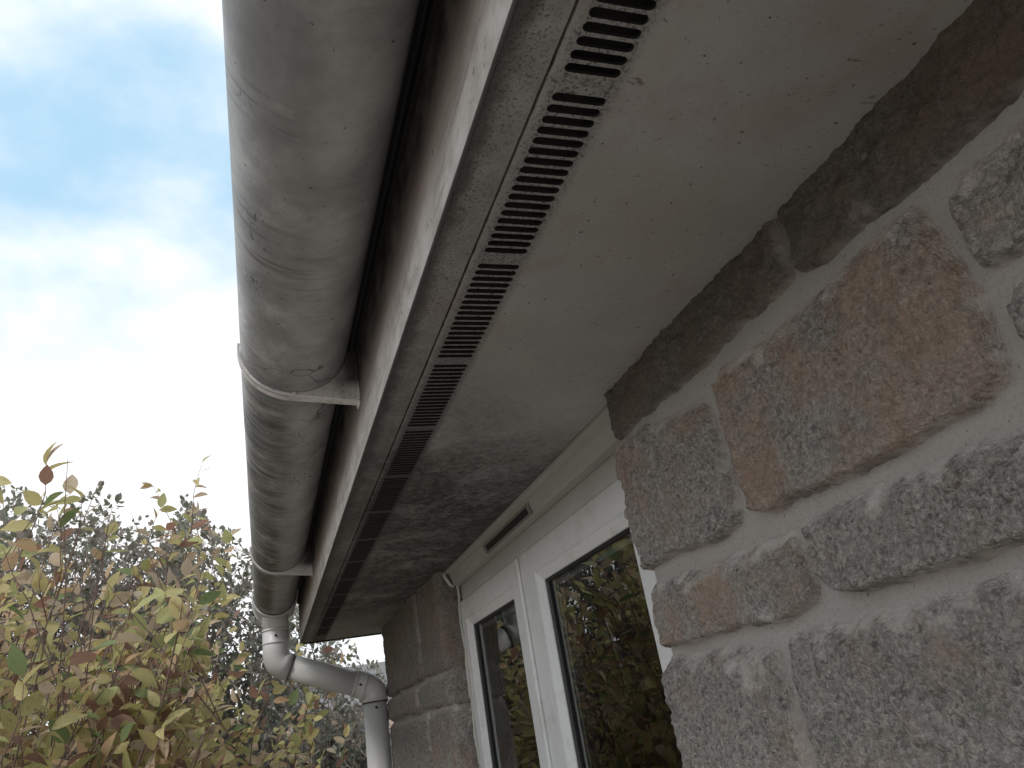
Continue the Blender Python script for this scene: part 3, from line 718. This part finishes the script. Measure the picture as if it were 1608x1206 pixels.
# ------------------------------------------------------------ downpipe
dp = empty('downpipe', (.305, PY, GZ)); tag(dp, 'white swan neck downpipe running down beside the stone pier', 'downpipe')
def dchild(o): return child(o, dp)
def bend(P, r, n=10):
    """rounds the corners of a polyline"""
    P = [Vector(p) for p in P]; out_ = [P[0]]
    for i in range(1, len(P)-1):
        a = (P[i-1]-P[i]); b = (P[i+1]-P[i]); la = min(r, a.length*.48); lb = min(r, b.length*.48)
        p0 = P[i]+a.normalized()*la; p1 = P[i]+b.normalized()*lb
        for k in range(n+1):
            t = k/n; out_.append(p0*(1-t)**2+P[i]*2*t*(1-t)+p1*t*t)
    out_.append(P[-1]); return out_
A = Vector((GX, PY, .228)); B = Vector((.305, PY, .126)); dv = (B-A).normalized()
PRD = .034
mb = MB(); mb.tube(bend([(GX, PY, .322), A, A+dv*.040], .032), .0366, 40); e1 = dchild(mb.build('bend', M['pipe']))
for zz in (.318, .283):
    mb = MB(); mb.tube([(GX, PY, zz+.0022), (GX, PY, zz+.0012), (GX, PY, zz-.0012), (GX, PY, zz-.0022)], [.0368, .0388, .0388, .0368], 40); q = mb.build('socket_ring', M['pipe']); q.parent = e1
mb = MB(); mb.tube([A+dv*.0395, A+dv*.0415], .0372, 40); q = mb.build('joint_line', M['seam']); q.parent = e1
mb = MB(); mb.tube([A+dv*.041, B-dv*.055], PRD, 40); dchild(mb.build('offset_pipe', M['pipe']))
mb = MB(); mb.tube(bend([B-dv*.058, B, B+Vector((0, 0, -.036))], .034), .0366, 40); e2 = dchild(mb.build('bend', M['pipe']))
for d in (.057, .030):
    c = B-dv*d; mb = MB(); mb.tube([c-dv*.0026, c-dv*.0014, c+dv*.0014, c+dv*.0026], [.0368, .0396, .0396, .0368], 40); q = mb.build('socket_ring', M['pipe']); q.parent = e2
mb = MB(); mb.tube([B+Vector((0, 0, -.0355)), B+Vector((0, 0, -.038))], .0370, 40); q = mb.build('joint_line', M['seam']); q.parent = e2
mb = MB(); mb.tube([B+Vector((0, 0, -.037)), (B.x, PY, -.8), (B.x, PY, GZ+.03)], PRD, 40); dchild(mb.build('pipe', M['pipe']))
for p, nrm in (((GX, PY, .300), .0366), (tuple(B-dv*.0435), .0366), ((B.x, PY, .074), PRD)):
    c = Vector(p); d0 = Vector((-c.x*.55, -c.y, -c.z)).normalized(); d0.z = 0 if abs(c.x-B.x) < 1e-6 or abs(c.x-GX) < 1e-6 else d0.z
    if abs(c.x-B.x) > 1e-6 and abs(c.x-GX) > 1e-6: d0 = (d0-dv*d0.dot(dv))
    d0.normalize()
    mb = MB(); mb.tube([c+d0*(nrm-.001), c+d0*(nrm+.0016)], .0036, 14); dchild(mb.build('screw', M['screw']))

# ------------------------------------------------------------ distant house
fh = empty('distant_house', (3.6, 26, GZ)); tag(fh, 'distant peach walled house with grey roof seen through the shrubs', 'house')
mb = MB(); mb.box(.2, 7.5, 24, 31, GZ, .95); child(mb.build('wall', M['farwall']), fh)
mb = MB(); mb.add([(-.1, 23.6, .92), (7.8, 23.6, .92), (7.8, 27.5, 2.35), (-.1, 27.5, 2.35), (-.1, 31.4, .92), (7.8, 31.4, .92)], [(0, 1, 2, 3), (3, 2, 5, 4)]); 
rf = child(mb.build('roof', M['farroof']), fh); sm_ = rf.modifiers.new('s', 'SOLIDIFY'); sm_.thickness = .15
for cx in (1.3, 2.75, 5.0):
    mb = MB(); mb.box(cx-.5, cx+.5, 23.93, 24.02, -.35, .75); w_ = child(mb.build('window', M['farwhite']), fh)
    for s_ in (-.24, .24):
        mb = MB(); mb.box(cx+s_-.19, cx+s_+.19, 23.90, 23.935, -.25, .65); p_ = mb.build('pane', M['farpane']); p_.parent = w_
for (bx, by, lab, m_) in ((-14, 38, 'low grey roofed bungalow far off beyond the shrubs at left', 'farwhite'),):
    f2 = empty('distant_bungalow', (bx, by, GZ)); tag(f2, lab, 'house')
    mb = MB(); mb.box(bx-5, bx+5, by-3, by+3, GZ, .6); child(mb.build('wall', M[m_]), f2)
    mb = MB(); mb.add([(bx-5.3, by-3.4, .55), (bx+5.3, by-3.4, .55), (bx+5.3, by, 2.1), (bx-5.3, by, 2.1), (bx-5.3, by+3.4, .55), (bx+5.3, by+3.4, .55)], [(0, 1, 2, 3), (3, 2, 5, 4)])
    child(mb.build('roof', M['farroof']), f2)

# ------------------------------------------------------------ shrubs
def leaf_template(kind):
    """ovate pointed leaf along +x, length 1, folded along the midrib and curled"""
    fold, curl, wid = [(.25, .35, .26), (.45, .6, .23), (.15, -.15, .28), (.6, .85, .21), (.3, .2, .30)][kind]
    xs = [0, .18, .40, .62, .82, 1.0]; ws = [0, .72, 1.0, .85, .48, 0]
    V = []; idx = []
    for i, (x, w) in enumerate(zip(xs, ws)):
        zc = -curl*x*x*.5; V.append((x, 0, zc))
        if w: V.append((x, wid*w, zc+fold*wid*w)); V.append((x, -wid*w, zc+fold*wid*w*.9))
    F = [(0, 1, 2)] # placeholder
    mid = [0, 1, 4, 7, 10, 13]; lft = [None, 2, 5, 8, 11, None]; rgt = [None, 3, 6, 9, 12, None]
    F = [(0, 1, 2), (0, 3, 1)]
    for i in range(1, 4): F += [(mid[i], mid[i+1], lft[i+1], lft[i]), (mid[i], rgt[i], rgt[i+1], mid[i+1])]
    F += [(mid[4], 13, lft[4]), (mid[4], rgt[4], 13)]
    return V, F
TPL = [leaf_template(k) for k in range(5)]
def frame_of(d, up):
    d = d.normalized(); s = up.cross(d)
    if s.length < 1e-4: s = Vector((1, 0, 0)).cross(d)
    s.normalize(); n = d.cross(s); return Matrix((d, s, n)).transposed()

# --- broad-leaved autumn shrub, close to the gutter
def env(a):   # highest z/y the leaves reach in direction a = x/y (seen from near the house wall)
    return float(np.interp(a, [-.6, -.40, -.30, -.20, -.10, -.03, .02, .08, .2], [.33, .31, .27, .22, .20, .165, .10, .04, -.02]))
shrub = empty('autumn_shrub', (-.9, 2.2, GZ)); tag(shrub, 'leafy shrub with yellow, green and russet autumn leaves beside the gutter', 'shrub')
leaves = []   # (position, frame, size, material)
twigs = MB()
WT = [36, 17, 6, 12, 10, 19]
def okpos(p):
    if p.y < 1.38: return False
    if p.x > .33: return False
    if p.x > -.10 and p.y < 2.45 and p.z > .10: return False
    if p.x > -.02 and p.y < 2.40: return False
    return True
def add_leaf(p, d, s=None):
    if not okpos(p+d*.05): return
    up = Vector((rnd.gauss(0, .8), rnd.gauss(-.2, .8), .8)); dd = (d+Vector((rnd.gauss(0, .25), rnd.gauss(0, .25), rnd.gauss(-.3, .4)))).normalized()
    leaves.append((p, frame_of(dd, up), s or rnd.uniform(.031, .058), rnd.choices(range(6), WT)[0]))
def twig(p, d, ln, r, spacing=.019):
    n = max(3, int(ln/.03)); pts = [p.copy()]; q = p.copy(); dd = d.copy()
    for i in range(n):
        dd = (dd+Vector((rnd.gauss(0, .10), rnd.gauss(0, .10), rnd.gauss(.03, .08)))).normalized(); q = q+dd*(ln/n)
        if not okpos(q): break
        pts.append(q.copy())
    if len(pts) < 2: return pts
    twigs.tube(pts, [r*(1-.7*i/(len(pts)-1)) for i in range(len(pts))], 4, caps=False)
    acc = 0; side = 1
    for i in range(1, len(pts)):
        seg = pts[i]-pts[i-1]; L_ = seg.length; k = 0
        while acc < L_:
            pp = pts[i-1]+seg*(acc/L_); sd2 = seg.normalized().cross(Vector((rnd.gauss(0, .5), rnd.gauss(0, .5), 1))).normalized()*side
            if rnd.random() < .86: add_leaf(pp, (sd2*.8+seg.normalized()*.7).normalized())
            side = -side; acc += spacing*rnd.uniform(.8, 1.5)
        acc -= L_
    add_leaf(pts[-1], (pts[-1]-pts[-2]).normalized())
    return pts
def grow(root, tip, r=.006, lean=.35, ntw=7):
    root = Vector(root); tip = Vector(tip); mid = root.lerp(tip, .55)+Vector((rnd.gauss(-.12, .06), rnd.gauss(0, .08), .12))
    pts = [root*(1-t)**2+mid*2*t*(1-t)+tip*t*t for t in [i/15 for i in range(16)]]
    pts = [p+Vector((rnd.gauss(0, .006), rnd.gauss(0, .006), 0)) for p in pts]
    mb = MB(); mb.tube(pts, [r*(1-.78*i/15) for i in range(16)], 6, caps=False)
    child(mb.build('stem', M['bark']), shrub)
    twig(pts[-1], (pts[-1]-pts[-2]).normalized(), rnd.uniform(.05, .14), .0014, .018)
    for k in range(ntw):
        t = rnd.uniform(.50, 1.0); i = min(14, int(t*15)); p = pts[i].lerp(pts[i+1], rnd.random())
        d = (pts[i+1]-pts[i]).normalized(); d = (d+Vector((rnd.gauss(.15, .5), rnd.gauss(-.05, .5), rnd.gauss(0, .25)))).normalized()
        twig(p, d, rnd.uniform(.10, .30), .0018)
for i in range(185):
    yy = rnd.choice([rnd.uniform(1.3, 2.1), rnd.uniform(1.6, 3.1), rnd.uniform(2.2, 3.2)]); a = rnd.uniform(-.44, .05 if yy > 2.45 else -.06)
    top = env(a); b = top-abs(rnd.gauss(0, .13))-(.035)
    if rnd.random() < .35: b = rnd.uniform(-.35, top-.05)
    tip = Vector((a*yy, yy, b*yy)); root = Vector((tip.x-rnd.uniform(.15, .55), tip.y+rnd.gauss(.1, .15), GZ+.0))
    if not okpos(tip): continue
    grow(root, tip, rnd.uniform(.004, .008), ntw=rnd.randint(5, 9))
# the tall sprigs against the sky and the low shoots by the downpipe
for a, b, yy in ((-.262, .30, 1.55), (-.285, .275, 1.5), (-.215, .27, 1.7), (-.085, .25, 2.2), (-.105, .24, 2.1), (-.18, .25, 1.9), (-.14, .255, 2.0), (-.23, .29, 1.8), (-.32, .31, 1.7), (-.045, .235, 2.6), (.035, .075, 2.75), (.055, .05, 2.7), (.075, .055, 2.8), (.03, -.01, 2.6), (.09, -.02, 2.6), (.01, .13, 2.9), (.055, -.03, 2.5), (-.06, .16, 2.55), (-.05, .12, 2.7), (-.075, .15, 2.6), (-.06, .05, 2.5), (-.045, .08, 2.8), (-.09, .10, 2.6), (-.07, .0, 2.55), (-.035, .03, 2.7), (-.085, .17, 2.8), (-.10, .06, 2.5)):
    tip = Vector((a*yy, yy, b*yy)); grow(tip+Vector((-.30, .1, GZ-tip.z)), tip, .005, ntw=4)
for i in range(60):        # thin bare shoots standing above the leaves
    yy = rnd.uniform(1.5, 3.0); a = rnd.uniform(-.40, -.07); b = env(a)-rnd.uniform(0, .06); p = Vector((a*yy, yy, b*yy))
    if not okpos(p): continue
    d = Vector((rnd.gauss(.15, .3), rnd.gauss(0, .2), 1)).normalized(); ln = rnd.uniform(.10, .24); q = p+d*ln+Vector((rnd.gauss(0, .015), 0, 0))
    twigs.tube([p-d*.25, p, p.lerp(q, .5)+Vector((rnd.gauss(0, .008), 0, 0)), q], [.0018, .0013, .0010, .0005], 4, caps=False)
# leaves: the largest in view are separate objects, the rest one mesh
def key(l): return l[0].length/l[2]*(1 if l[0].x/l[0].y > -.62 else 9)
leaves.sort(key=key)
lm = {}
for p, fr, s_, mi in leaves[:300]:
    tk = rnd.randrange(5)
    if (tk, mi) not in lm:
        V, F = TPL[tk]; me = bpy.data.meshes.new('leaf'); me.from_pydata(V, [], F); me.materials.append(LEAF[mi])
        me.polygons.foreach_set('use_smooth', [True]*len(F)); lm[(tk, mi)] = me
    o = bpy.data.objects.new('leaf', lm[(tk, mi)]); mt = fr.to_4x4(); mt = Matrix.Translation(p) @ mt @ Matrix.Scale(s_, 4)
    link(o); o.parent = shrub; o.matrix_local = Matrix.Translation(-Vector(shrub.location)) @ mt
V = []; F = []; MI = []
for p, fr, s_, mi in leaves[300:]:
    tv, tf = TPL[rnd.randrange(5)]; b = len(V)
    for v in tv: V.append(tuple(p+(fr @ Vector(v))*s_))
    for f in tf: F.append(tuple(i+b for i in f)); MI.append(mi)
o = mesh_obj('foliage', V, F, None, shrub, True, LEAF, MI); o['kind'] = 'stuff'
o = twigs.build('twigs', M['bark'], shrub); o['kind'] = 'stuff'
print('big leaves', len(leaves))

# --- small-leaved shrubs further back
def small_shrub(name, label, base, ntwig, sampler, mats, weights, lsize=.030, perleaf=20, tl=.32, nstem=14, group=None):
    root = empty(name, base); tag(root, label, 'shrub', group)
    tw = np.array([sampler() for _ in range(ntwig)])               # twig ends
    d = np.column_stack([rg.normal(0, .45, ntwig), rg.normal(0, .45, ntwig), rg.uniform(.25, 1.1, ntwig)]); d /= np.linalg.norm(d, axis=1)[:, None]
    ln = rg.uniform(.5, 1.2, ntwig)*tl; st = tw-d*ln[:, None]
    # twigs as thin three-sided spikes
    u = np.cross(d, [0, 0, 1.]); u /= np.linalg.norm(u, axis=1)[:, None]+1e-9; w = np.cross(d, u); r = .003
    V = np.concatenate([st+u*r, st-u*r*.5+w*r*.87, st-u*r*.5-w*r*.87, tw]); n = ntwig; i = np.arange(n)
    F = np.concatenate([np.stack([i, i+n, i+3*n], 1), np.stack([i+n, i+2*n, i+3*n], 1), np.stack([i+2*n, i, i+3*n], 1)])
    o = mesh_obj('twigs', V, F, M['bark2'], root); o['kind'] = 'stuff'
    N = ntwig*perleaf; ti = np.repeat(np.arange(ntwig), perleaf); t = rg.uniform(0, 1.02, N)
    P = st[ti]+d[ti]*(ln[ti]*t)[:, None]
    a = rg.normal(0, 1, (N, 3)); a -= d[ti]*np.sum(a*d[ti], 1)[:, None]; a /= np.linalg.norm(a, axis=1)[:, None]
    ax = a*.8+d[ti]*.75; ax /= np.linalg.norm(ax, axis=1)[:, None]
    nr = np.cross(ax, np.cross(ax, rg.normal(0, .5, (N, 3))+[0, 0, 1])); nr /= np.linalg.norm(nr, axis=1)[:, None]+1e-9; sd2 = np.cross(nr, ax)
    s = (rg.uniform(.65, 1.3, N)*lsize)[:, None]; P = P+ax*.003
    V = np.concatenate([P, P+ax*s*.35+sd2*s*.28+nr*s*.08, P+ax*s*.75+sd2*s*.22+nr*s*.06, P+ax*s, P+ax*s*.75-sd2*s*.22+nr*s*.06, P+ax*s*.35-sd2*s*.28+nr*s*.08])
    i = np.arange(N); F = np.concatenate([np.stack([i, i+N, i+2*N, i+3*N], 1), np.stack([i, i+3*N, i+4*N, i+5*N], 1)])
    mi = rg.choice(len(mats), N, p=np.array(weights)/sum(weights)); MI = np.concatenate([mi, mi])
    o = mesh_obj('foliage', V, F, None, root, True, mats, MI); o['kind'] = 'stuff'
    for k in range(nstem):
        q = tw[rg.integers(ntwig)]; b0 = Vector((base[0]+rnd.gauss(0, .18), base[1]+rnd.gauss(0, .18), GZ)); q = Vector(q)
        m = b0.lerp(q, .5)+Vector((0, 0, .2)); pts = [b0*(1-t)**2+m*2*t*(1-t)+q*t*t for t in [j/8 for j in range(9)]]
        mb = MB(); mb.tube(pts, [.016*(1-.85*j/8) for j in range(9)], 6, caps=False); child(mb.build('stem', M['bark2']), root)
    return root
def envb(a): return float(np.interp(a, [-1.2, -.8, -.45, -.27, -.16, -.02, .04, .075, .105, .145, .19], [.30, .33, .345, .352, .333, .285, .20, .155, .125, .085, .0]))
def samp_factory(a0, a1, y0, y1, lowgap=None, sparse=.10):
    def f():
        while True:
            y = rg.uniform(y0, y1); a = rg.uniform(a0, a1); top = envb(a)*(1-.05*rg.random()*1)+.022*math.sin(a*60)+.012*math.sin(a*143+2)
            if a > .04: top = envb(a)
            # denser towards the inside, thinning out at the top
            z = top*y-.02-(2.4*rg.random()**.52 if rg.random() < .86 else .7*rg.random())
            if z < GZ+.1: continue
            if lowgap and lowgap(a, z/y): continue
            return (a*y, y, z)
    return f
small_shrub('cotoneaster_shrub', 'tall small-leaved grey green shrub rising behind the autumn leaves at far left', (-1.9, 3.9, GZ), 2500, samp_factory(-.80, -.30, 3.1, 4.6), SMALL, [5, 3, 4])
small_shrub('cotoneaster_shrub', 'twiggy small-leaved shrub against the sky left of the gutter', (-.75, 3.7, GZ), 2600, samp_factory(-.36, -.08, 3.1, 4.3), SMALL, [5, 3, 4])
small_shrub('cotoneaster_shrub', 'small-leaved shrub behind the gutter end and downpipe bend', (.15, 3.9, GZ), 2300, samp_factory(-.13, .15, 3.2, 4.3, lambda a, e: (a > .06 and .028 < e < .055) or (a > .115 and e < .07)), SMALL, [5, 3, 4])
def samp_low():
    while True:
        y = rg.uniform(3.4, 4.6); a = rg.uniform(.0, .24); z = (.018-.02*math.sin(a*50))*y-abs(rg.normal(0, .3))
        if z > GZ+.1: return (a*y, y, z)
small_shrub('low_shrub', 'low brown leaved shrub below the downpipe in front of distant house', (.55, 4.0, GZ), 1300, samp_low, [SMALL[1], SMALL[0], LEAF[5]], [6, 3, 2], lsize=.03)

# --- clipped hedge closing the garden behind the shrubs
def hedge():
    root = empty('garden_hedge', (-3.4, 6.6, GZ)); tag(root, 'dark green garden hedge closing the view low behind the shrubs', 'hedge')
    N = 60000; x = rg.uniform(-8.5, .2, N); y = 6.2+np.abs(rg.normal(0, .22, N)); zt_ = .42+.10*np.sin(x*1.7)
    z = zt_-rg.random(N)*2.2+rg.normal(0, .05, N)
    P = np.column_stack([x, y, z]); ax = rg.normal(0, 1, (N, 3))+[0, -.3, .6]; ax /= np.linalg.norm(ax, axis=1)[:, None]
    sd = np.cross(ax, rg.normal(0, 1, (N, 3))); sd /= np.linalg.norm(sd, axis=1)[:, None]; s = rg.uniform(.03, .055, N)[:, None]
    V = np.concatenate([P, P+ax*s*.5+sd*s*.3, P+ax*s, P+ax*s*.5-sd*s*.3]); i = np.arange(N); F = np.stack([i, i+N, i+2*N, i+3*N], 1)
    o = mesh_obj('foliage', V, F, None, root, True, SMALL, rg.choice(3, N, p=[.4, .2, .4])); o['kind'] = 'stuff'
    mb = MB(); mb.box(-8.6, .15, 6.5, 7.1, GZ, .28); child(mb.build('inner_growth', M['bark2'], bevel=.05), root)
hedge()
